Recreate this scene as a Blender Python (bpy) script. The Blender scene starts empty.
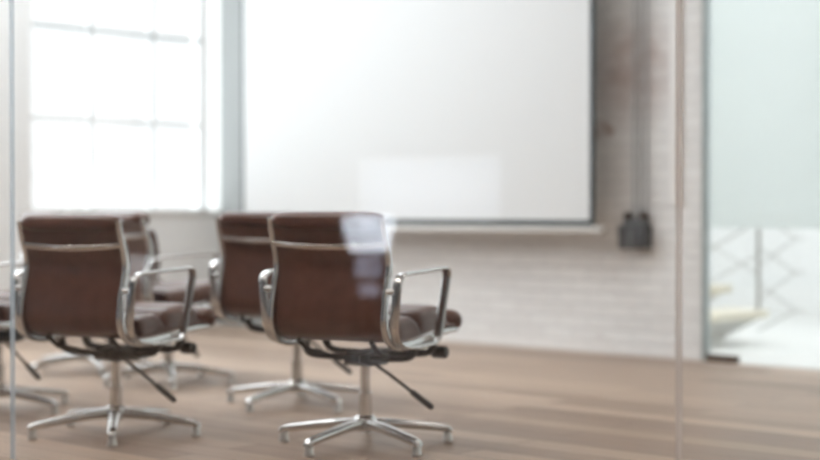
import bpy, bmesh, math
from mathutils import Vector, Matrix, Euler

C = bpy.context.scene.collection
R = math.radians
PI = math.pi

# ------------------------------------------------------------------ helpers
def new_bm():
    return bmesh.new()

def box(bm, x0, x1, y0, y1, z0, z1, bevel=0.0, seg=2):
    vs = [bm.verts.new((x, y, z)) for x in (x0, x1) for y in (y0, y1) for z in (z0, z1)]
    idx = [(0, 1, 3, 2), (4, 6, 7, 5), (0, 4, 5, 1), (2, 3, 7, 6), (0, 2, 6, 4), (1, 5, 7, 3)]
    fs = [bm.faces.new([vs[i] for i in f]) for f in idx]
    if bevel:
        es = list({e for f in fs for e in f.edges})
        bmesh.ops.bevel(bm, geom=es, offset=bevel, segments=seg, profile=0.6, affect='EDGES')

def ring_loft(bm, rings, closed=False, caps=True):
    vr = [[bm.verts.new(p) for p in r] for r in rings]
    n = len(vr[0])
    m = len(vr)
    for i in range(m if closed else m - 1):
        a, b = vr[i], vr[(i + 1) % m]
        for j in range(n):
            bm.faces.new((a[j], a[(j + 1) % n], b[(j + 1) % n], b[j]))
    if caps and not closed:
        bm.faces.new(list(reversed(vr[0])))
        bm.faces.new(vr[-1])

def lathe(bm, prof, seg=24, origin=(0, 0, 0), axis=(0, 0, 1)):
    """prof: (radius, height) pairs along the axis."""
    q = Vector((0, 0, 1)).rotation_difference(Vector(axis).normalized())
    o = Vector(origin)
    rings = []
    for r, h in prof:
        rings.append([o + q @ Vector((max(r, 1e-4) * math.cos(2 * PI * k / seg), max(r, 1e-4) * math.sin(2 * PI * k / seg), h)) for k in range(seg)])
    ring_loft(bm, rings)

def tube(bm, pts, rad, seg=12):
    pts = [Vector(p) for p in pts]
    rings = []
    ref = Vector((0.123, 0.456, 0.88)).normalized()
    for i, p in enumerate(pts):
        t = (pts[min(i + 1, len(pts) - 1)] - pts[max(i - 1, 0)]).normalized()
        if i == 0:
            u = t.cross(ref).normalized()
        u = (u - t * u.dot(t)).normalized()
        v = t.cross(u)
        r = rad[i] if isinstance(rad, (list, tuple)) else rad
        rings.append([p + u * r * math.cos(2 * PI * k / seg) + v * r * math.sin(2 * PI * k / seg) for k in range(seg)])
    ring_loft(bm, rings)

def sweep(bm, pts, hb, hn, binormal=(1, 0, 0), closed=False, n=16, power=3.5):
    """flat band with a rounded rectangle section; hb half width along the binormal, hn half thickness."""
    pts = [Vector(p) for p in pts]
    b0 = Vector(binormal).normalized()
    m = len(pts)
    rings = []
    for i, p in enumerate(pts):
        if closed:
            t = pts[(i + 1) % m] - pts[(i - 1) % m]
        else:
            t = pts[min(i + 1, m - 1)] - pts[max(i - 1, 0)]
        t.normalize()
        nn = b0.cross(t).normalized()
        bb = t.cross(nn).normalized()
        wb = hb[i] if isinstance(hb, (list, tuple)) else hb
        wn = hn[i] if isinstance(hn, (list, tuple)) else hn
        ring = []
        for k in range(n):
            a = 2 * PI * k / n
            c, s = math.cos(a), math.sin(a)
            ring.append(p + bb * wb * math.copysign(abs(c) ** (2 / power), c) + nn * wn * math.copysign(abs(s) ** (2 / power), s))
        rings.append(ring)
    ring_loft(bm, rings, closed=closed)

def smooth_path(P, per=8, closed=False):
    P = [Vector(p) for p in P]
    n = len(P)
    out = []
    rng = n if closed else n - 1
    for i in range(rng):
        g = (lambda k: P[k % n]) if closed else (lambda k: P[min(max(k, 0), n - 1)])
        p0, p1, p2, p3 = g(i - 1), g(i), g(i + 1), g(i + 2)
        for j in range(per):
            t = j / per
            out.append(0.5 * ((2 * p1) + (p2 - p0) * t + (2 * p0 - 5 * p1 + 4 * p2 - p3) * t * t + (3 * p1 - p0 - 3 * p2 + p3) * t ** 3))
    if not closed:
        out.append(P[-1])
    return out

def round_poly(P, radii, seg=7):
    """closed polygon with rounded corners."""
    P = [Vector(p) for p in P]
    n = len(P)
    out = []
    for i in range(n):
        a, p, b = P[i - 1], P[i], P[(i + 1) % n]
        r = radii[i]
        da, db = (a - p).normalized(), (b - p).normalized()
        p0, p1 = p + da * r, p + db * r
        for k in range(seg + 1):
            t = k / seg
            out.append(p0 * (1 - t) ** 2 + p * 2 * t * (1 - t) + p1 * t * t)
    return out

def obj(name, bm, mat, parent=None, angle=40, loc=None, rotz=0.0):
    bmesh.ops.recalc_face_normals(bm, faces=bm.faces)
    me = bpy.data.meshes.new(name)
    bm.to_mesh(me)
    bm.free()
    for p in me.polygons:
        p.use_smooth = True
    me.set_sharp_from_angle(angle=R(angle))
    me.materials.append(mat)
    o = bpy.data.objects.new(name, me)
    C.objects.link(o)
    if parent:
        o.parent = parent
    if loc:
        o.location = loc
    if rotz:
        o.rotation_euler = (0, 0, rotz)
    return o

def empty(name, loc, rotz=0.0):
    o = bpy.data.objects.new(name, None)
    o.empty_display_size = 0.1
    C.objects.link(o)
    o.location = loc
    o.rotation_euler = (0, 0, rotz)
    return o

def tag(o, label, cat, group=None, kind=None):
    o['label'] = label
    o['category'] = cat
    if group:
        o['group'] = group
    if kind:
        o['kind'] = kind
    return o

def struct(o, label=None, cat=None):
    o['kind'] = 'structure'
    if label:
        o['label'] = label
    if cat:
        o['category'] = cat
    return o

# ------------------------------------------------------------------ materials
class NT:
    def __init__(self, name):
        self.m = bpy.data.materials.new(name)
        self.m.use_nodes = True
        self.t = self.m.node_tree
        self.t.nodes.clear()
        self.out = self.n('ShaderNodeOutputMaterial')
    def n(self, typ, **kw):
        nd = self.t.nodes.new(typ)
        for k, v in kw.items():
            if k in nd.inputs:
                nd.inputs[k].default_value = v
            else:
                setattr(nd, k, v)
        return nd
    def l(self, a, b):
        self.t.links.new(a, b)
    def bsdf(self, **kw):
        b = self.n('ShaderNodeBsdfPrincipled')
        for k, v in kw.items():
            b.inputs[k.replace('_', ' ')].default_value = v
        self.l(b.outputs[0], self.out.inputs[0])
        return b

def simple(name, col, rough=0.5, metal=0.0, noise=0.06, scale=30.0, bump=0.0, spec=0.5):
    k = NT(name)
    b = k.bsdf(Roughness=rough, Metallic=metal)
    b.inputs['Specular IOR Level'].default_value = spec
    tc = k.n('ShaderNodeTexCoord')
    nz = k.n('ShaderNodeTexNoise', Scale=scale, Detail=4.0)
    k.l(tc.outputs['Object'], nz.inputs['Vector'])
    cr = k.n('ShaderNodeValToRGB')
    cr.color_ramp.elements[0].position = 0.3
    cr.color_ramp.elements[1].position = 0.7
    cr.color_ramp.elements[0].color = tuple(c * (1 - noise) for c in col) + (1,)
    cr.color_ramp.elements[1].color = tuple(min(1, c * (1 + noise)) for c in col) + (1,)
    k.l(nz.outputs['Fac'], cr.inputs[0])
    k.l(cr.outputs[0], b.inputs['Base Color'])
    if bump:
        bp = k.n('ShaderNodeBump', Strength=bump, Distance=0.004)
        k.l(nz.outputs['Fac'], bp.inputs['Height'])
        k.l(bp.outputs[0], b.inputs['Normal'])
    return k.m

M = {}
M['leather'] = simple('brown_leather', (0.112, 0.047, 0.030), 0.29, 0, 0.14, 22, 0.12)
M['chrome'] = simple('polished_aluminium', (0.66, 0.65, 0.64), 0.14, 1.0, 0.02, 14)
M['brace'] = simple('mirror_aluminium', (0.60, 0.56, 0.53), 0.07, 1.0, 0.02, 14)
M['satin'] = simple('satin_aluminium', (0.62, 0.61, 0.59), 0.3, 1.0, 0.03, 14)
M['black'] = simple('black_cast_metal', (0.012, 0.012, 0.013), 0.45, 0, 0.1, 40)
M['white_paint'] = simple('white_wall_paint', (0.80, 0.80, 0.79), 0.7, 0, 0.015, 3, 0.03)
M['grey_paint'] = simple('grey_wall_paint', (0.13, 0.13, 0.135), 0.7, 0, 0.03, 3, 0.03)
M['ceiling'] = simple('ceiling_paint', (0.82, 0.82, 0.81), 0.8, 0, 0.01, 3)
M['window_frame'] = simple('white_window_steel', (0.80, 0.81, 0.81), 0.45, 0, 0.02, 10)
M['window_bar'] = simple('grey_window_bar', (0.42, 0.45, 0.45), 0.45, 0, 0.02, 10)
M['screen'] = simple('screen_fabric', (0.70, 0.71, 0.712), 0.75, 0, 0.008, 60)
M['screen_border'] = simple('screen_black_border', (0.010, 0.022, 0.026), 0.6, 0, 0.08, 30)
M['screen_bar'] = simple('pale_metal_bar', (0.58, 0.565, 0.54), 0.5, 0, 0.03, 30)
M['conduit'] = simple('grey_conduit', (0.42, 0.43, 0.43), 0.4, 0, 0.08, 20)
M['box'] = simple('charcoal_box_metal', (0.07, 0.073, 0.078), 0.5, 0, 0.15, 20)
M['box_light'] = simple('grey_box_strip', (0.16, 0.165, 0.17), 0.5, 0, 0.1, 20)
M['gland'] = simple('dark_brown_plug', (0.075, 0.05, 0.036), 0.5, 0, 0.15, 20)
M['trunk'] = simple('white_plastic_trunking', (0.84, 0.83, 0.82), 0.45, 0, 0.01, 20)
M['seal'] = simple('brown_grey_joint_seal', (0.30, 0.25, 0.23), 0.45, 0, 0.05, 20)
M['seal_blue'] = simple('blue_grey_joint_seal', (0.40, 0.46, 0.51), 0.4, 0, 0.04, 20)
M['channel'] = simple('dull_teal_channel', (0.42, 0.49, 0.50), 0.4, 0, 0.04, 20)
M['fitting'] = simple('dark_bronze_fitting', (0.10, 0.072, 0.055), 0.45, 0.3, 0.08, 20)
M['tread'] = simple('pale_wood_tread', (0.66, 0.61, 0.50), 0.5, 0, 0.08, 12)
M['stair_white'] = simple('white_stair_steel', (0.60, 0.60, 0.57), 0.5, 0, 0.03, 12)
M['rail'] = simple('grey_rail_steel', (0.40, 0.39, 0.37), 0.4, 0.2, 0.06, 20)
M['pale_floor'] = simple('pale_resin_floor', (0.60, 0.60, 0.58), 0.5, 0, 0.02, 4)
M['lamp_metal'] = simple('white_lamp_metal', (0.8, 0.8, 0.8), 0.4, 0, 0.01, 10)

def glass_mat(name, tint=(1, 1, 1), gloss=(1, 1, 1)):
    k = NT(name)
    geo = k.n('ShaderNodeNewGeometry')
    ior = k.n('ShaderNodeMapRange')
    ior.inputs['To Min'].default_value = 1.5
    ior.inputs['To Max'].default_value = 1 / 1.5
    k.l(geo.outputs['Backfacing'], ior.inputs['Value'])
    fr = k.n('ShaderNodeFresnel')
    k.l(ior.outputs[0], fr.inputs['IOR'])
    tr = k.n('ShaderNodeBsdfTransparent', Color=tint + (1,))
    gl = k.n('ShaderNodeBsdfGlossy', Color=gloss + (1,), Roughness=0.0)
    mx = k.n('ShaderNodeMixShader')
    k.l(fr.outputs[0], mx.inputs[0])
    k.l(tr.outputs[0], mx.inputs[1])
    k.l(gl.outputs[0], mx.inputs[2])
    k.l(mx.outputs[0], k.out.inputs[0])
    return k.m
M['glass'] = glass_mat('clear_glass', (0.995, 0.998, 0.997))
M['tint_glass'] = glass_mat('tinted_glass', (0.45, 0.47, 0.60))

def frosted_mat(name, col, trans=0.85):
    k = NT(name)
    tc = k.n('ShaderNodeTexCoord')
    nz = k.n('ShaderNodeTexNoise', Scale=1.2, Detail=2.0)
    k.l(tc.outputs['Object'], nz.inputs['Vector'])
    cr = k.n('ShaderNodeValToRGB')
    cr.color_ramp.elements[0].color = tuple(c * 0.98 for c in col) + (1,)
    cr.color_ramp.elements[1].color = col + (1,)
    k.l(nz.outputs['Fac'], cr.inputs[0])
    a = k.n('ShaderNodeBsdfTranslucent')
    b = k.n('ShaderNodeBsdfDiffuse')
    k.l(cr.outputs[0], a.inputs[0])
    k.l(cr.outputs[0], b.inputs[0])
    mx = k.n('ShaderNodeMixShader', Fac=1 - trans)
    k.l(a.outputs[0], mx.inputs[1])
    k.l(b.outputs[0], mx.inputs[2])
    k.l(mx.outputs[0], k.out.inputs[0])
    return k.m
def joint_mat(name, col, clear):
    m = frosted_mat(name, col, 0.75)
    t = m.node_tree
    out = [n for n in t.nodes if n.type == 'OUTPUT_MATERIAL'][0]
    src = out.inputs[0].links[0].from_socket
    tr = t.nodes.new('ShaderNodeBsdfTransparent')
    mx = t.nodes.new('ShaderNodeMixShader')
    mx.inputs[0].default_value = clear
    t.links.new(src, mx.inputs[1])
    t.links.new(tr.outputs[0], mx.inputs[2])
    t.links.new(mx.outputs[0], out.inputs[0])
    return m
M['seal'] = joint_mat('brown_silicone_joint', (0.80, 0.72, 0.68), 0.5)
M['seal_blue'] = joint_mat('blue_grey_silicone_joint', (0.70, 0.79, 0.86), 0.5)
M['facade'] = simple('pale_facade_render', (0.282, 0.270, 0.262), 0.8, 0, 0.03, 0.6)
M['facade_window'] = simple('facade_window_grey', (0.262, 0.255, 0.25), 0.4, 0, 0.03, 2)
M['frost'] = frosted_mat('frosted_film', (0.82, 0.845, 0.835))
M['frost_window'] = frosted_mat('frosted_window_pane', (0.62, 0.64, 0.68))

# whitewashed brick, laid out in metres on the x-z face of the wall
def brick_mat():
    k = NT('whitewashed_brick')
    b = k.bsdf(Roughness=0.8)
    tc = k.n('ShaderNodeTexCoord')
    sp = k.n('ShaderNodeSeparateXYZ')
    k.l(tc.outputs['Object'], sp.inputs[0])
    cb = k.n('ShaderNodeCombineXYZ')
    k.l(sp.outputs['X'], cb.inputs['X'])
    k.l(sp.outputs['Z'], cb.inputs['Y'])
    br = k.n('ShaderNodeTexBrick', Scale=1.0)
    br.inputs['Brick Width'].default_value = 0.23
    br.inputs['Row Height'].default_value = 0.077
    br.inputs['Mortar Size'].default_value = 0.007
    br.inputs['Mortar Smooth'].default_value = 0.5
    br.inputs['Color1'].default_value = (0.85, 0.85, 0.845, 1)
    br.inputs['Color2'].default_value = (0.79, 0.785, 0.78, 1)
    br.inputs['Mortar'].default_value = (0.74, 0.74, 0.735, 1)
    k.l(cb.outputs[0], br.inputs['Vector'])
    # worn spots where the paint has gone and red brick shows
    nz = k.n('ShaderNodeTexNoise', Scale=2.3, Detail=6.0, Roughness=0.65)
    k.l(cb.outputs[0], nz.inputs['Vector'])
    rg = k.n('ShaderNodeValToRGB')
    rg.color_ramp.elements[0].position = 0.64
    rg.color_ramp.elements[1].position = 0.72
    k.l(nz.outputs['Fac'], rg.inputs[0])
    # one worn spot beside the conduits
    ds = k.n('ShaderNodeVectorMath', operation='DISTANCE')
    ds.inputs[1].default_value = (3.92, 1.76, 0)
    k.l(cb.outputs[0], ds.inputs[0])
    mr = k.n('ShaderNodeMapRange')
    mr.inputs['From Min'].default_value = 0.12
    mr.inputs['From Max'].default_value = 0.40
    mr.inputs['To Min'].default_value = 1.0
    mr.inputs['To Max'].default_value = 0.0
    k.l(ds.outputs['Value'], mr.inputs['Value'])
    nz3 = k.n('ShaderNodeTexNoise', Scale=9.0, Detail=5.0)
    k.l(cb.outputs[0], nz3.inputs['Vector'])
    pm = k.n('ShaderNodeMath', operation='MULTIPLY')
    k.l(mr.outputs[0], pm.inputs[0])
    k.l(nz3.outputs['Fac'], pm.inputs[1])
    mxf = k.n('ShaderNodeMath', operation='MAXIMUM')
    k.l(rg.outputs[0], mxf.inputs[0])
    k.l(pm.outputs[0], mxf.inputs[1])
    sc = k.n('ShaderNodeMath', operation='MULTIPLY')
    sc.inputs[1].default_value = 0.95
    k.l(mxf.outputs[0], sc.inputs[0])
    mix = k.n('ShaderNodeMix', data_type='RGBA')
    k.l(sc.outputs[0], mix.inputs['Factor'])
    k.l(br.outputs['Color'], mix.inputs[6])
    mix.inputs[7].default_value = (0.36, 0.22, 0.175, 1)
    k.l(mix.outputs[2], b.inputs['Base Color'])
    # relief
    nz2 = k.n('ShaderNodeTexNoise', Scale=14.0, Detail=5.0)
    k.l(tc.outputs['Object'], nz2.inputs['Vector'])
    ad = k.n('ShaderNodeMath', operation='MULTIPLY_ADD')
    k.l(nz2.outputs['Fac'], ad.inputs[0])
    ad.inputs[1].default_value = 0.9
    inv = k.n('ShaderNodeMath', operation='SUBTRACT')
    inv.inputs[0].default_value = 1.0
    k.l(br.outputs['Fac'], inv.inputs[1])
    k.l(inv.outputs[0], ad.inputs[2])
    bp = k.n('ShaderNodeBump', Strength=0.8, Distance=0.008)
    k.l(ad.outputs[0], bp.inputs['Height'])
    k.l(bp.outputs[0], b.inputs['Normal'])
    return k.m
M['brick'] = brick_mat()

def plank_mat():
    k = NT('oak_floorboards')
    b = k.bsdf(Roughness=0.4)
    b.inputs['Specular IOR Level'].default_value = 0.3
    tc = k.n('ShaderNodeTexCoord')
    br = k.n('ShaderNodeTexBrick', Scale=1.0)
    br.offset = 0.37
    br.inputs['Brick Width'].default_value = 1.9
    br.inputs['Row Height'].default_value = 0.16
    br.inputs['Mortar Size'].default_value = 0.003
    br.inputs['Mortar Smooth'].default_value = 0.2
    br.inputs['Bias'].default_value = 0.0
    br.inputs['Color1'].default_value = (0.52, 0.40, 0.31, 1)
    br.inputs['Color2'].default_value = (0.31, 0.225, 0.17, 1)
    br.inputs['Mortar'].default_value = (0.16, 0.105, 0.075, 1)
    k.l(tc.outputs['Object'], br.inputs['Vector'])
    mp = k.n('ShaderNodeMapping')
    mp.inputs['Scale'].default_value = (1.6, 22.0, 1.0)
    k.l(tc.outputs['Object'], mp.inputs['Vector'])
    nz = k.n('ShaderNodeTexNoise', Scale=1.0, Detail=6.0, Roughness=0.6)
    k.l(mp.outputs[0], nz.inputs['Vector'])
    cr = k.n('ShaderNodeValToRGB')
    cr.color_ramp.elements[0].position = 0.3
    cr.color_ramp.elements[1].position = 0.75
    cr.color_ramp.elements[0].color = (0.72, 0.70, 0.68, 1)
    cr.color_ramp.elements[1].color = (1.08, 1.06, 1.05, 1)
    k.l(nz.outputs['Fac'], cr.inputs[0])
    mix = k.n('ShaderNodeMix', data_type='RGBA', blend_type='MULTIPLY')
    mix.inputs['Factor'].default_value = 1.0
    k.l(br.outputs['Color'], mix.inputs[6])
    k.l(cr.outputs[0], mix.inputs[7])
    k.l(mix.outputs[2], b.inputs['Base Color'])
    rr = k.n('ShaderNodeMapRange')
    rr.inputs['To Min'].default_value = 0.36
    rr.inputs['To Max'].default_value = 0.5
    k.l(nz.outputs['Fac'], rr.inputs['Value'])
    k.l(rr.outputs[0], b.inputs['Roughness'])
    bp = k.n('ShaderNodeBump', Strength=0.35, Distance=0.002)
    iv = k.n('ShaderNodeMath', operation='SUBTRACT')
    iv.inputs[0].default_value = 1.0
    k.l(br.outputs['Fac'], iv.inputs[1])
    k.l(iv.outputs[0], bp.inputs['Height'])
    k.l(bp.outputs[0], b.inputs['Normal'])
    return k.m
M['planks'] = plank_mat()

# ------------------------------------------------------------------ the room (metres; corner of window wall and brick wall at the origin)
XR, YF, ZC = 11.6, -10.5, 3.9          # right wall, wall behind the viewer, ceiling
YG = -4.85                              # glazed partition between corridor and meeting room
AT_X0, AT_X1, AT_Y = -0.35, 9.2, 4.6   # stairwell behind the brick wall

bm = new_bm(); box(bm, -0.35, XR + 0.2, YF - 0.25, 0.0, -0.2, 0.0)
struct(obj('floor', bm, M['planks']), 'brown oak plank floor of the meeting room', 'floor')
bm = new_bm(); box(bm, AT_X0, XR + 0.2, 0.0, AT_Y + 0.2, -0.2, 0.0)
struct(obj('floor_stairwell', bm, M['pale_floor']), 'pale smooth floor of the stairwell behind the frosted glass', 'floor')

# flat ceiling with an unseen opening added to brighten the room: (x0, x1, y0, y1)
ROOF = [(0.2, 3.4, -4.7, -1.4)]
bm = new_bm()
box(bm, -0.35, XR + 0.2, YF - 0.25, ROOF[0][2], ZC, ZC + 0.2)
box(bm, -0.35, ROOF[0][0], ROOF[0][2], ROOF[0][3], ZC, ZC + 0.2)
box(bm, ROOF[0][1], XR + 0.2, ROOF[0][2], ROOF[0][3], ZC, ZC + 0.2)
box(bm, -0.35, XR + 0.2, ROOF[0][3], 0.08, ZC, ZC + 0.2)
struct(obj('ceiling', bm, M['ceiling']), 'white ceiling over the meeting room', 'ceiling')

# stairwell ceiling with a roof light opening
SKX0, SKX1, SKY0, SKY1 = 0.6, 11.0, 0.6, 2.9
bm = new_bm()
box(bm, AT_X0, XR + 0.2, 0.08, SKY0, ZC, ZC + 0.2)
box(bm, AT_X0, XR + 0.2, SKY1, AT_Y + 0.2, ZC, ZC + 0.2)
box(bm, AT_X0, SKX0, SKY0, SKY1, ZC, ZC + 0.2)
box(bm, SKX1, XR + 0.2, SKY0, SKY1, ZC, ZC + 0.2)
struct(obj('ceiling_stairwell', bm, M['ceiling']), 'white stairwell ceiling with a roof light', 'ceiling')

# wall with the tall windows (outer face at x = -0.35)
W = [(-1.74, -0.015), (-4.72, -2.2)]    # window openings, y ranges
WZ0, WZ1 = 0.885, 3.62
bm = new_bm()
box(bm, -0.35, 0, YG, AT_Y + 0.2, -0.2, WZ0)
box(bm, -0.35, 0, YG, AT_Y + 0.2, WZ1, ZC)
box(bm, -0.35, 0, W[0][1], AT_Y + 0.2, WZ0, WZ1)
box(bm, -0.35, 0, W[1][1], W[0][0], WZ0, WZ1)
box(bm, -0.35, 0, YG, W[1][0], WZ0, WZ1)
struct(obj('wall_left', bm, M['white_paint']), 'white painted wall pierced by the tall window', 'wall')
bm = new_bm(); box(bm, -0.35, 0, YF - 0.25, YG, -0.2, ZC)
struct(obj('wall_corridor', bm, M['grey_paint']), 'grey wall at the left end of the corridor', 'wall')

for wi, (ya, yb) in enumerate(W):
    n = 1 + wi * 4
    xg = -0.22
    fr = new_bm()
    zs = [0.905, 1.57, 2.245, 2.92, 3.60]
    if wi == 0:
        ys = [-1.66, -1.094, -0.5275, -0.045]
    else:
        ys = [ya + 0.05, ya + 0.05 + (yb - ya - 0.1) / 3, ya + 0.05 + 2 * (yb - ya - 0.1) / 3, yb - 0.05]
    box(fr, xg - 0.018, xg + 0.018, ya, ya + 0.05, WZ0, WZ1)
    box(fr, xg - 0.018, xg + 0.018, yb - 0.055, yb, WZ0, WZ1)
    box(fr, xg - 0.018, xg + 0.018, ya, yb, WZ0, WZ0 + 0.03)
    box(fr, xg - 0.018, xg + 0.018, ya, yb, WZ1 - 0.04, WZ1)
    for y in ys[1:3]:
        box(fr, xg - 0.018, xg + 0.018, y - 0.022, y + 0.022, WZ0 + 0.03, WZ1 - 0.04)
    for z in (zs[1], zs[3]):
        box(fr, xg - 0.017, xg + 0.017, ya + 0.05, yb - 0.03, z - 0.02, z + 0.02)
    w = obj('window_%d' % n, fr, M['window_frame'])
    struct(w, ('tall white steel window of twelve panes, blown out by daylight' if wi == 0 else 'second tall white window along the same wall'), 'window')
    g = new_bm(); box(g, xg - 0.022, xg + 0.022, ya + 0.04, yb - 0.02, zs[2] - 0.014, zs[2] + 0.014); obj('transom_bar', g, M['window_bar'], w)
    g = new_bm(); box(g, xg - 0.003, xg + 0.003, ya + 0.01, yb - 0.01, WZ0 + 0.01, WZ1 - 0.01)
    obj('glass_pane', g, M['glass'], w)
    s = new_bm(); box(s, -0.19, 0.025, ya + 0.0, yb - 0.0, WZ0 - 0.0, WZ0 + 0.014, 0.004)
    obj('window_sill', s, M['white_paint'], w)

# pale building across the street, washed out by daylight in the window
b = new_bm(); box(b, -9.6, -9.0, 2.2, 12.0, -5.0, 13.0)
fac = obj('neighbouring_building', b, M['facade'])
tag(fac, 'pale building across the street, washed out white in the tall window', 'building')
for iz in range(3):
    for iy in range(3):
        b = new_bm(); box(b, -9.05, -8.97, 2.8 + iy * 3.1, 4.2 + iy * 3.1, -2.2 + iz * 3.6, -0.2 + iz * 3.6, 0.01)
        obj('facade_window', b, M['facade_window'], fac)

# brick wall carrying the screen
WXE = 4.405
bm = new_bm(); box(bm, 0, WXE, 0, 0.08, 0, ZC)
struct(obj('wall_back', bm, M['brick']), 'whitewashed brick wall behind the projector screen', 'wall')

# right wall, wall behind the viewer (two openings), stairwell walls
bm = new_bm(); box(bm, XR, XR + 0.2, YF - 0.25, AT_Y + 0.2, 0, ZC)
struct(obj('wall_right', bm, M['white_paint']), 'plain white wall at the right end of the room', 'wall')
bm = new_bm(); box(bm, 0, XR, AT_Y, AT_Y + 0.2, 0, ZC)
struct(obj('wall_stairwell', bm, M['white_paint']), 'white far wall of the stairwell', 'wall')

FB = (0.68, 2.19, 0.83, 1.31)       # wide frosted window behind the viewer
bm = new_bm()
y0, y1 = YF - 0.25, YF
box(bm, 0, FB[0], y0, y1, 0, ZC)
box(bm, FB[0], FB[1], y0, y1, 0, FB[2])
box(bm, FB[0], FB[1], y0, y1, FB[3], ZC)
box(bm, FB[1], XR, y0, y1, 0, ZC)
struct(obj('wall_front', bm, M['grey_paint']), 'grey corridor wall behind the viewer', 'wall')
f = new_bm()
for a in ((FB[0], FB[0] + 0.02, FB[2], FB[3]), (FB[1] - 0.02, FB[1], FB[2], FB[3]), (FB[0], FB[1], FB[2], FB[2] + 0.02), (FB[0], FB[1], FB[3] - 0.02, FB[3])):
    box(f, a[0], a[1], YF - 0.09, YF - 0.04, a[2], a[3])
w4 = struct(obj('window_3', f, M['window_frame']), 'wide frosted window behind the viewer, seen only as a faint reflection', 'window')
g = new_bm(); box(g, FB[0] + 0.005, FB[1] - 0.005, YF - 0.068, YF - 0.062, FB[2] + 0.005, FB[3] - 0.005); obj('glass_pane', g, M['frost_window'], w4)

# glowing form added behind the viewer for the reflection over the front right chair
def glow(name, col, st):
    k = NT(name)
    tc = k.n('ShaderNodeTexCoord')
    nz = k.n('ShaderNodeTexNoise', Scale=9.0, Detail=3.0)
    k.l(tc.outputs['Object'], nz.inputs['Vector'])
    mr = k.n('ShaderNodeMapRange')
    mr.inputs['From Min'].default_value = 0.3
    mr.inputs['From Max'].default_value = 0.7
    mr.inputs['To Min'].default_value = st * 0.6
    mr.inputs['To Max'].default_value = st * 1.2
    k.l(nz.outputs['Fac'], mr.inputs['Value'])
    e = k.n('ShaderNodeEmission', Color=col + (1,))
    k.l(mr.outputs[0], e.inputs['Strength'])
    k.l(e.outputs[0], k.out.inputs[0])
    return k.m
M['lamp_shade'] = glow('lit_lamp_shade', (0.80, 0.88, 1.0), 4.4)
M['lamp_body'] = glow('lit_lamp_glass', (0.72, 0.78, 1.0), 1.2)
emitter = empty('floor_lamp', (1.33, -10.0, 0.0))
tag(emitter, 'pale blue lit lamp, seen as a reflection over the front right chair back', 'lamp')
b = new_bm(); lathe(b, [(0.13, 0.59), (0.15, 0.61), (0.20, 0.80), (0.195, 0.845), (0.16, 0.862), (0.10, 0.868), (0.0, 0.868)], 28); obj('lamp_shade', b, M['lamp_shade'], emitter)
b = new_bm(); lathe(b, [(0.0, 0.40), (0.09, 0.40), (0.10, 0.43), (0.10, 0.55), (0.085, 0.57), (0.0, 0.57)], 24); obj('lamp_body', b, M['lamp_body'], emitter)
b = new_bm(); lathe(b, [(0.0, 0.26), (0.06, 0.26), (0.075, 0.28), (0.07, 0.35), (0.0, 0.36)], 24); obj('lower_body', b, M['lamp_body'], emitter)
b = new_bm(); lathe(b, [(0.0, 0.0), (0.14, 0.0), (0.14, 0.015), (0.02, 0.03), (0.02, 0.61), (0.0, 0.61)], 24); obj('lamp_stand', b, M['black'], emitter)

# glazed partition the photograph looks through: butt-jointed panes with seals
JX = [0.0, 1.83, 4.63, 7.43, 10.23, XR]
for i in range(len(JX) - 1):
    bm = new_bm(); box(bm, JX[i] + (0.006 if i else 0.0), JX[i + 1] - (0.006 if i < len(JX) - 2 else 0), YG - 0.006, YG + 0.006, 0.0, ZC - 0.02)
    p = obj('window_%d' % (10 + i), bm, M['glass'])
    struct(p, 'clear pane of the glazed partition in front of the chairs', 'glass pane')
for i, x in enumerate(JX[1:-1]):
    bm = new_bm(); box(bm, x - 0.0055, x + 0.0055, YG - 0.008, YG + 0.008, 0.0, ZC - 0.02, 0.002)
    p = obj('trim_%d' % (1 + i), bm, M['seal'] if x > 6 else M['seal_blue'])
    struct(p, 'slim upright joint seal between two panes of the glazed partition', 'trim')
bm = new_bm(); box(bm, 0, XR, YG - 0.03, YG + 0.03, ZC - 0.02, ZC)
struct(obj('trim_20', bm, M['satin']), 'ceiling channel of the glazed partition', 'trim')

# frosted glazing to the right of the brick wall
FZ = 0.792
bm = new_bm(); box(bm, WXE + 0.018, XR, 0.02, 0.032, 0.0, ZC)
w2 = struct(obj('window_2', bm, M['glass']), 'frosted glass screen with a clear strip at the foot, right of the brick wall', 'glass partition')
bm = new_bm(); box(bm, WXE + 0.045, XR, 0.034, 0.0355, FZ, ZC)
o = obj('frosted_film', bm, M['frost'], w2); o['label'] = 'pale green frosted film'
bm = new_bm(); box(bm, WXE + 0.0, WXE + 0.03, 0.006, 0.05, 0.0, ZC, 0.003)
obj('edge_channel', bm, M['channel'], w2)
bm = new_bm(); box(bm, WXE + 0.03, WXE + 0.235, 0.002, 0.05, 0.0, 0.042, 0.004)
o = obj('bottom_fitting', bm, M['fitting'], w2); o['label'] = 'dark bronze clamp at the foot of the glass'

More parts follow.
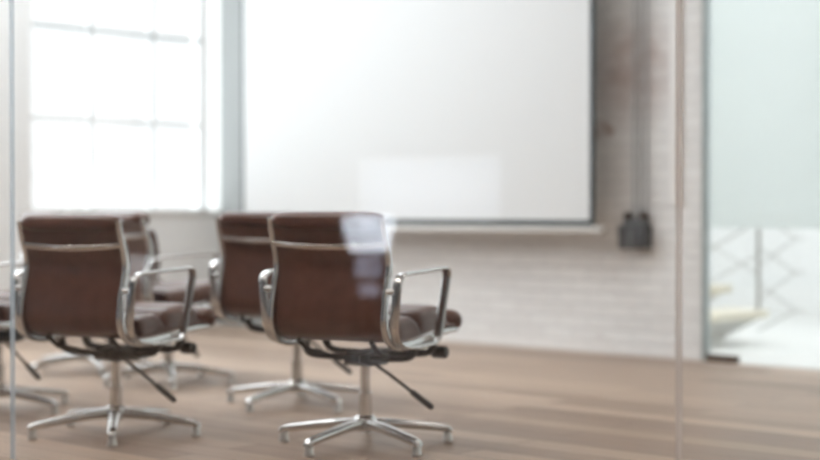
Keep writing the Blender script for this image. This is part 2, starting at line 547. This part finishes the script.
# ------------------------------------------------------------------ projector screen hung off the wall
SY = -0.25
SX0, SX1, SZ0, SZ1 = 0.535, 3.803, 0.836, 3.30
root = empty('projector_screen', (2.17, SY, SZ0))
tag(root, 'large white pull-down projector screen with a thin black border', 'projector screen')
mb = new_bm()
def rel(b, x0, x1, y0, y1, z0, z1, bv=0.0):
    box(b, x0 - 2.17, x1 - 2.17, y0 - SY, y1 - SY, z0 - SZ0, z1 - SZ0, bv)
rel(mb, SX0 + 0.025, SX1 - 0.03, SY - 0.004, SY, SZ0, SZ1)
obj('fabric', mb, M['screen'], root)
mb = new_bm()
rel(mb, SX0, SX0 + 0.025, SY - 0.005, SY + 0.003, SZ0 - 0.036, SZ1)
rel(mb, SX1 - 0.03, SX1 + 0.005, SY - 0.005, SY + 0.003, SZ0 - 0.036, SZ1)
rel(mb, SX0 + 0.025, SX1 - 0.03, SY - 0.005, SY + 0.003, SZ0 - 0.036, SZ0)
o = obj('border', mb, M['screen_border'], root); o['label'] = 'black edge border'
mb = new_bm(); rel(mb, SX0 - 0.06, SX1 + 0.075, SY - 0.022, SY + 0.022, SZ0 - 0.080, SZ0 - 0.036, 0.008)
o = obj('bottom_bar', mb, M['screen_bar'], root); o['label'] = 'pale metal weight bar'
mb = new_bm(); rel(mb, SX0 - 0.1, SX1 + 0.1, SY - 0.08, SY + 0.08, SZ1, SZ1 + 0.16, 0.02)
obj('casing', mb, M['trunk'], root)
for x in (SX0 + 0.3, SX1 - 0.3):
    mb = new_bm(); rel(mb, x - 0.03, x + 0.03, SY - 0.03, SY + 0.03, SZ1 + 0.16, ZC)
    obj('ceiling_bracket', mb, M['trunk'], root)

# ------------------------------------------------------------------ grey strip added for the shade on the corner wall
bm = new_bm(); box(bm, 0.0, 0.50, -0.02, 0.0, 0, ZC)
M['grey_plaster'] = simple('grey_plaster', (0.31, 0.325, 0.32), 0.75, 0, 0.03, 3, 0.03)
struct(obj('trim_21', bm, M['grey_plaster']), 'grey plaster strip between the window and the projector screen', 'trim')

# ------------------------------------------------------------------ conduits and socket box on the brick wall
root = empty('socket_box', (3.965, 0.0, 0.66))
tag(root, 'dark grey wall box with two brown plugs, hung below thin grey conduits', 'socket box')
b = new_bm(); box(b, -0.095, 0.095, -0.10, -0.002, 0.0, 0.145, 0.01); obj('box_body', b, M['box'], root)
b = new_bm(); box(b, -0.012, 0.012, -0.106, -0.099, 0.01, 0.135, 0.003); obj('front_strip', b, M['box_light'], root)
b = new_bm(); box(b, -0.075, 0.075, -0.075, -0.004, 0.144, 0.185, 0.008); obj('top_plate', b, M['box_light'], root)
for x in (-0.055, 0.06):
    b = new_bm(); lathe(b, [(0.018, 0), (0.03, 0.004), (0.03, 0.036), (0.022, 0.044), (0.0, 0.045)], 18, (x, -0.045, 0.182)); obj('plug', b, M['gland'], root)
for x in (-0.022, 0.022, 0.07):
    b = new_bm(); tube(b, [(x, -0.03, 0.18), (x, -0.03, 1.0), (x, -0.03, 2.2), (x, -0.03, 3.22)], 0.007, 10); obj('conduit', b, M['conduit'], root)

b = new_bm(); box(b, -0.028, 0.028, -0.03, 0.002, 0, 2.97, 0.004)
o = obj('cable_trunking', b, M['trunk'], None, loc=(4.232, 0.0, 0.93))
tag(o, 'narrow white upright cable trunking on the brick wall left of the frosted glass', 'cable trunking')

# ------------------------------------------------------------------ staircase behind the glass
root = empty('staircase', (4.04, 1.0, 0.0))
tag(root, 'open pale staircase with crossed wire railing seen through the clear glass strip', 'staircase')
for k in range(6):
    x1 = 0.0 - 0.285 * k
    z1 = 0.225 + 0.16 * k
    b = new_bm(); box(b, x1 - 0.31, x1, -0.55, 0.42, z1 - 0.055, z1, 0.008)
    tr = obj('tread', b, M['tread'], root)
    b = new_bm()
    # tapered bracket under the tread
    ring0 = [(x1 - 0.30, -0.50, z1 - 0.055), (x1 - 0.03, -0.50, z1 - 0.055), (x1 - 0.03, 0.36, z1 - 0.055), (x1 - 0.30, 0.36, z1 - 0.055)]
    ring1 = [(x1 - 0.27, -0.15, z1 - 0.20), (x1 - 0.19, -0.15, z1 - 0.20), (x1 - 0.19, 0.10, z1 - 0.20), (x1 - 0.27, 0.10, z1 - 0.20)]
    ring_loft(b, [ring0, ring1]); obj('tread_bracket', b, M['stair_white'], tr)
b = new_bm()
ring_loft(b, [[(-0.30, -0.12, 0.0), (-0.14, -0.12, 0.0), (-0.14, 0.08, 0.0), (-0.30, 0.08, 0.0)],
              [(-0.29, -0.11, 0.08), (-0.17, -0.11, 0.08), (-0.17, 0.07, 0.08), (-0.29, 0.07, 0.08)],
              [(-1.9, -0.11, 0.98), (-1.9, -0.11, 1.1), (-1.9, 0.07, 1.1), (-1.9, 0.07, 0.98)]])
obj('spine_beam', b, M['stair_white'], root)
b = new_bm(); tube(b, [(-0.06, 0.38, 0.22), (-0.06, 0.38, 1.12)], 0.014, 12); obj('rail_post', b, M['rail'], root)
b = new_bm(); tube(b, [(-1.5, 0.38, 1.03), (-1.5, 0.38, 1.9)], 0.014, 12); obj('rail_post', b, M['rail'], root)
def wire(p, q, r=0.006):
    b = new_bm(); tube(b, [p, q], r, 8); obj('rail_wire', b, M['rail'], root)
for zz in (0.23, 0.48, 0.71):
    wire((-0.06, 0.38, zz + 0.17), (0.22, 0.38, zz), 0.005)
    wire((-0.06, 0.38, zz - 0.19 if zz > 0.3 else 0.08), (0.22, 0.38, zz), 0.005)
    wire((0.22, 0.38, zz), (0.29, 0.38, zz + 0.005), 0.005)
wire((-0.70, 0.38, 0.49), (-0.06, 0.38, 0.83), 0.007)
wire((-0.70, 0.38, 0.26), (-0.06, 0.38, 0.60), 0.005)
wire((-0.70, 0.38, 0.80), (-0.06, 0.38, 0.46), 0.004)

# ------------------------------------------------------------------ office chair (y forward, x right)
SIDE = [(-.290, .862), (-.274, .80), (-.252, .735), (-.242, .68), (-.256, .615), (-.274, .54), (-.276, .475), (-.248, .424),
        (-.18, .398), (-.08, .398), (.04, .410), (.16, .424), (.26, .430), (.31, .428), (.345, .42)]
HW = 0.237
path_side = smooth_path([(0, y, z) for y, z in SIDE], 7)

def path_tools():
    L = [0.0]
    for i in range(1, len(path_side)):
        L.append(L[-1] + (path_side[i] - path_side[i - 1]).length)
    def at(s):
        s = min(max(s, 0), 1) * L[-1]
        for i in range(1, len(L)):
            if s <= L[i] + 1e-9:
                t = (s - L[i - 1]) / (L[i] - L[i - 1])
                p = path_side[i - 1].lerp(path_side[i], t)
                a = path_side[max(i - 3, 0)]; c = path_side[min(i + 2, len(path_side) - 1)]
                tg = (c - a).normalized()
                n = Vector((1, 0, 0)).cross(tg)
                return p, tg, n.normalized()
        return path_side[-1], Vector((0, 1, 0)), Vector((0, 0, 1))
    return at, L[-1]
at, LEN = path_tools()

def pad_mesh(s0, s1, hw, h, nv=12, nu=20, base=0.016):
    bm = new_bm()
    top, bot = [], []
    for j in range(nv + 1):
        v = -math.cos(PI * j / nv)
        s = s0 + (s1 - s0) * (v + 1) / 2
        p, tg, n = at(s)
        rt, rb = [], []
        for i in range(nu + 1):
            u = -math.cos(PI * i / nu)
            hh = h * max(0.0, (1 - abs(u) ** 12) * (1 - abs(v) ** 9)) ** 0.45
            edge = (j in (0, nv)) or (i in (0, nu))
            q = p + Vector((u * hw, 0, 0)) + n * base
            vb = bm.verts.new(q)
            rb.append(vb)
            rt.append(vb if edge else bm.verts.new(q + n * hh))
        top.append(rt); bot.append(rb)
    for j in range(nv):
        for i in range(nu):
            bm.faces.new((top[j][i], top[j][i + 1], top[j + 1][i + 1], top[j + 1][i]))
            bm.faces.new((bot[j][i], bot[j + 1][i], bot[j + 1][i + 1], bot[j][i + 1]))
    return bm

def roll_mesh(center, ry, rz, hw, tilt):
    """rounded bolster along x"""
    bm = new_bm()
    rings = []
    N = 18
    for i in range(N + 1):
        u = -math.cos(PI * i / N)
        k = max(1e-3, (1 - abs(u) ** 9)) ** 0.5
        rg = []
        for j in range(20):
            a = 2 * PI * j / 20
            c, s = math.cos(a), math.sin(a)
            y = ry * k * math.copysign(abs(c) ** 0.8, c)
            z = rz * k * math.copysign(abs(s) ** 0.8, s)
            rg.append(Vector((u * hw, center[0] + y * math.cos(tilt) - z * math.sin(tilt), center[1] + y * math.sin(tilt) + z * math.cos(tilt))))
        rings.append(rg)
    ring_loft(bm, rings)
    return bm

CHAIR_UP = []      # parts that ride on the gas column

def make_chair():
    root = empty('office_chair', (0, 0, 0))
    # leather sling between the side frames
    b = new_bm()
    pts = [at(k / 60)[0] + at(k / 60)[2] * 0.018 * min(1, max(0, (k - 8) / 20)) for k in range(1, 59)]
    sweep(b, pts, HW - 0.008, 0.006, power=8)
    obj('leather_sling', b, M['leather'], root)
    # padded cushions on the sitter's side
    for s0, s1, h in ((0.075, 0.20, 0.062), (0.20, 0.315, 0.06), (0.315, 0.43, 0.05)):
        obj('back_pad', pad_mesh(s0, s1, HW - 0.012, h), M['leather'], root)
    for s0, s1, h in ((0.545, 0.70, 0.078), (0.70, 0.915, 0.084)):
        obj('seat_pad', pad_mesh(s0, s1, HW - 0.012, h), M['leather'], root)
    obj('headrest_pad', roll_mesh((-.268, .850), 0.046, 0.034, HW + 0.004, R(-18)), M['leather'], root)
    obj('front_roll', roll_mesh((.348, .459), 0.050, 0.046, HW - 0.004, 0.0), M['leather'], root)
    # cast side frames
    for sx in (-1, 1):
        b = new_bm()
        pts = [p + Vector((sx * HW, 0, 0)) for p in path_side[:-10]]
        n = len(pts)
        hn = [0.009 + 0.008 * math.sin(PI * min(1, max(0, i / (n - 1)))) for i in range(n)]
        sweep(b, pts, 0.011, hn, power=3)
        obj('side_frame', b, M['chrome'], root)
    # brace behind the back
    b = new_bm()
    pts = []
    for k in range(17):
        u = -1 + k / 8
        pts.append((u * (HW - 0.004), -.272 - 0.024 * (1 - u ** 2), 0.769 - 0.012 * (1 - u * u)))
    sweep(b, pts, 0.006, 0.011, binormal=(0, 1, 0.2), power=2.5)
    obj('back_brace', b, M['brace'], root)
    # arm loops
    for sx in (-1, 1):
        b = new_bm()
        xr, xf = sx * 0.286, sx * 0.290
        poly = round_poly([(xr, -.268, .660), (xf, .122, .676), (sx * .268, .075, .398), (sx * .258, -.10, .386), (sx * .266, -.268, .41)],
                          [0.05, 0.045, 0.035, 0.05, 0.09], 7)
        sweep(b, poly, 0.018, 0.0075, closed=True, power=2.3)
        a = obj('armrest', b, M['chrome'], root)
        for (y, z) in ((-.268, .60), (-.02, .386)):
            b = new_bm(); lathe(b, [(0.0, 0), (0.011, 0.001), (0.011, 0.03), (0.0, 0.031)], 14, (sx * 0.242, y, z), (sx, 0, 0)); obj('arm_bolt', b, M['satin'], a)
    # tilt mechanism under the seat
    b = new_bm()
    ring = lambda y, w, z0, z1: [(-w, y, z0), (w, y, z0), (w * 0.9, y, z1), (-w * 0.9, y, z1)]
    ring_loft(b, [ring(-.10, .035, .325, .352), ring(-.06, .055, .308, .358), ring(.06, .06, .305, .36), ring(.15, .045, .325, .36)])
    mech = obj('tilt_mechanism', b, M['black'], root, 30)
    for y, zz in ((-.045, .343), (.105, .35)):
        b = new_bm()
        pts = smooth_path([(-.238, y, zz + 0.045), (-.225, y, zz + .012), (-.19, y, zz - 0.002), (-.09, y, zz - .006), (0, y, zz - .008), (.09, y, zz - .006), (.19, y, zz - 0.002), (.225, y, zz + .012), (.238, y, zz + .045)], 5)
        sweep(b, pts, 0.017, 0.012, binormal=(0, 1, 0), power=3)
        obj('spreader', b, M['black'], root)
    for sx in (-1, 1):
        b = new_bm(); tube(b, [(sx * .13, -.06, .345), (sx * .15, -.17, .372), (sx * .155, -.225, .412)], 0.010, 10); obj('strut', b, M['black'], mech)
    b = new_bm(); lathe(b, [(0.0, -.03), (.02, -.03), (.024, -.022), (.024, .022), (.02, .03), (0, .03)], 18, (.235, .16, .352), (1, 0, 0)); obj('tension_knob', b, M['black'], mech)
    b = new_bm(); tube(b, [(.03, .12, .345), (.215, .16, .352)], 0.010, 10); obj('knob_shaft', b, M['black'], mech)
    # height lever
    b = new_bm(); tube(b, [(.03, .0, .318), (.10, .0, .278), (.20, .0, .215)], 0.0065, 10)
    lv = obj('lever', b, M['black'], root)
    b = new_bm(); tube(b, [(.195, .0, .218), (.202, 0, .2135), (.28, .0, .164), (.288, 0, .159)], [.007, .0115, .0115, .007], 10); obj('lever_grip', b, M['black'], lv)
    # gas column
    b = new_bm(); lathe(b, [(0.0, .31), (.02, .31), (.0195, .205), (.027, .203), (.0275, .09), (0.0, .09)], 24); obj('column', b, M['chrome'], root)
    # five star base
    b = new_bm(); lathe(b, [(0.0, .058), (.030, .058), (.044, .066), (.046, .10), (.036, .115), (.0285, .118), (0.0, .118)], 28); obj('base_hub', b, M['chrome'], root)
    lb = new_bm()
    pts = smooth_path([(.032, 0, .086), (.12, 0, .080), (.22, 0, .068), (.305, 0, .056), (.332, 0, .049), (.341, 0, .036)], 5)
    n = len(pts)
    sweep(lb, pts, [0.025 - 0.009 * i / (n - 1) for i in range(n)], [0.019 - 0.008 * i / (n - 1) for i in range(n)], binormal=(0, 1, 0), power=3)
    lm = None
    gm = None
    for k in range(5):
        if lm is None:
            lg = obj('leg', lb, M['chrome'], root); lm = lg.data
            gb = new_bm(); lathe(gb, [(0.0, .0), (.017, .0), (.019, .004), (.019, .010), (.016, .014), (.015, .048), (0.0, .05)], 16, (.331, 0, 0))
            gl = obj('glide', gb, M['satin'], lg); gm = gl.data
        else:
            lg = bpy.data.objects.new('leg', lm); C.objects.link(lg); lg.parent = root
            gl = bpy.data.objects.new('glide', gm); C.objects.link(gl); gl.parent = lg
        lg.rotation_euler = (0, 0, 2 * PI * k / 5)
    return root

def copy_tree(o, parent=None):
    c = o.copy()
    C.objects.link(c)
    c.parent = parent
    for ch in list(o.children):
        copy_tree(ch, c)
    return c

CHAIRS = [  # x, y, facing (deg), star base (deg), seat height change, label
    (5.316, -3.757, 15.1, -10.9, 0.0, 'brown leather office chair at the front right, a pale reflection across its back'),
    (4.207, -3.082, 15.1, -9.9, 0.0, 'brown leather office chair whose right half is hidden by the front right chair'),
    (4.381, -4.221, 16.1, -38.6, -0.011, 'brown leather office chair at the front left, its whole back panel in view'),
    (3.058, -2.925, -6.9, 38.0, 0.0, 'brown leather office chair turned sideways below the window, seat and both arms showing'),
    (2.255, -2.855, -8.9, 48.8, 0.0, 'office chair almost hidden behind the front left chair, only star base showing'),
    (3.382, -4.128, 5.1, 13.0, 0.0, 'office chair cut off by the left edge of the picture, chrome arm showing'),
]
chair0 = make_chair()
BASE_PARTS = ('leg', 'base_hub')
for i, (x, y, h, ba, dz, label) in enumerate(CHAIRS):
    c = chair0 if i == 0 else copy_tree(chair0)
    c.location = (x, y, 0)
    c.rotation_euler = (0, 0, R(h))
    tag(c, label, 'chair', 'brown leather office chairs')
    k = 0
    for ch in c.children:
        nm = ch.name.split('.')[0]
        if nm == 'leg':
            ch.rotation_euler = (0, 0, R(ba - h + 72 * k)); k += 1
        elif nm != 'base_hub':
            ch.location = (0, 0, dz)

# ------------------------------------------------------------------ light
world = bpy.data.worlds.new('overcast_sky')
bpy.context.scene.world = world
world.use_nodes = True
bg = world.node_tree.nodes['Background']
bg.inputs['Color'].default_value = (0.905, 0.96, 1.0, 1)
bg.inputs['Strength'].default_value = 3.3

def area(name, loc, rot, sx, sy, power=0.0, col=(1, 1, 1), portal=False):
    l = bpy.data.lights.new(name, 'AREA')
    l.shape = 'RECTANGLE'
    l.size, l.size_y = sx, sy
    l.energy = power
    l.color = col
    if portal:
        l.cycles.is_portal = True
    o = bpy.data.objects.new(name, l)
    C.objects.link(o)
    o.location = loc
    o.rotation_euler = rot
    return o

for ya, yb in W:
    area('window_daylight', (-0.30, (ya + yb) / 2, (WZ0 + WZ1) / 2), (0, R(-90), 0), WZ1 - WZ0, yb - ya, portal=True)
for (a0, a1, b0, b1) in ROOF:
    area('roof_daylight', ((a0 + a1) / 2, (b0 + b1) / 2, ZC + 0.15), (0, 0, 0), a1 - a0, b1 - b0, portal=True)  # portal for the added ceiling opening
area('roof_daylight', ((SKX0 + SKX1) / 2, (SKY0 + SKY1) / 2, ZC + 0.15), (0, 0, 0), SKX1 - SKX0, SKY1 - SKY0, portal=True)

# ceiling lamps of the corridor and meeting room (above the frame)
LAMPS = [(2.4 + 0.55 * k, -6.4) for k in range(9)] + [(7.0, -2.0)]
for i, (x, y) in enumerate(LAMPS):
    l = bpy.data.lights.new('ceiling_lamp', 'POINT')
    l.energy = 18
    l.color = (1.0, 0.94, 0.90)
    l.shadow_soft_size = 0.03
    o = bpy.data.objects.new('ceiling_lamp', l)
    C.objects.link(o)
    o.location = (x, y, ZC - 0.25)

# ------------------------------------------------------------------ camera
cam = bpy.data.cameras.new('camera')
co = bpy.data.objects.new('camera', cam)
C.objects.link(co)
co.location = (9.4373, -7.9118, 0.88)
fpx = 1549.0
cam.sensor_width = 36.0
cam.lens = fpx / 820 * 36.0
pitch = math.atan(17 / fpx)
co.rotation_euler = (PI / 2 - pitch, 0, R(133.105 - 90))
cam.clip_start = 0.05
cam.dof.use_dof = True
cam.dof.focus_distance = 4.5
cam.dof.aperture_fstop = 1.36
sc = bpy.context.scene
sc.camera = co
sc.view_settings.view_transform = 'Standard'
sc.view_settings.look = 'None'
sc.view_settings.gamma = 1.0
sc.view_settings.exposure = 0.74
sc.view_settings.use_curve_mapping = False
sc.cycles.max_bounces = 14
sc.cycles.diffuse_bounces = 8
sc.cycles.glossy_bounces = 6
sc.cycles.transparent_max_bounces = 24
sc.cycles.caustics_reflective = False
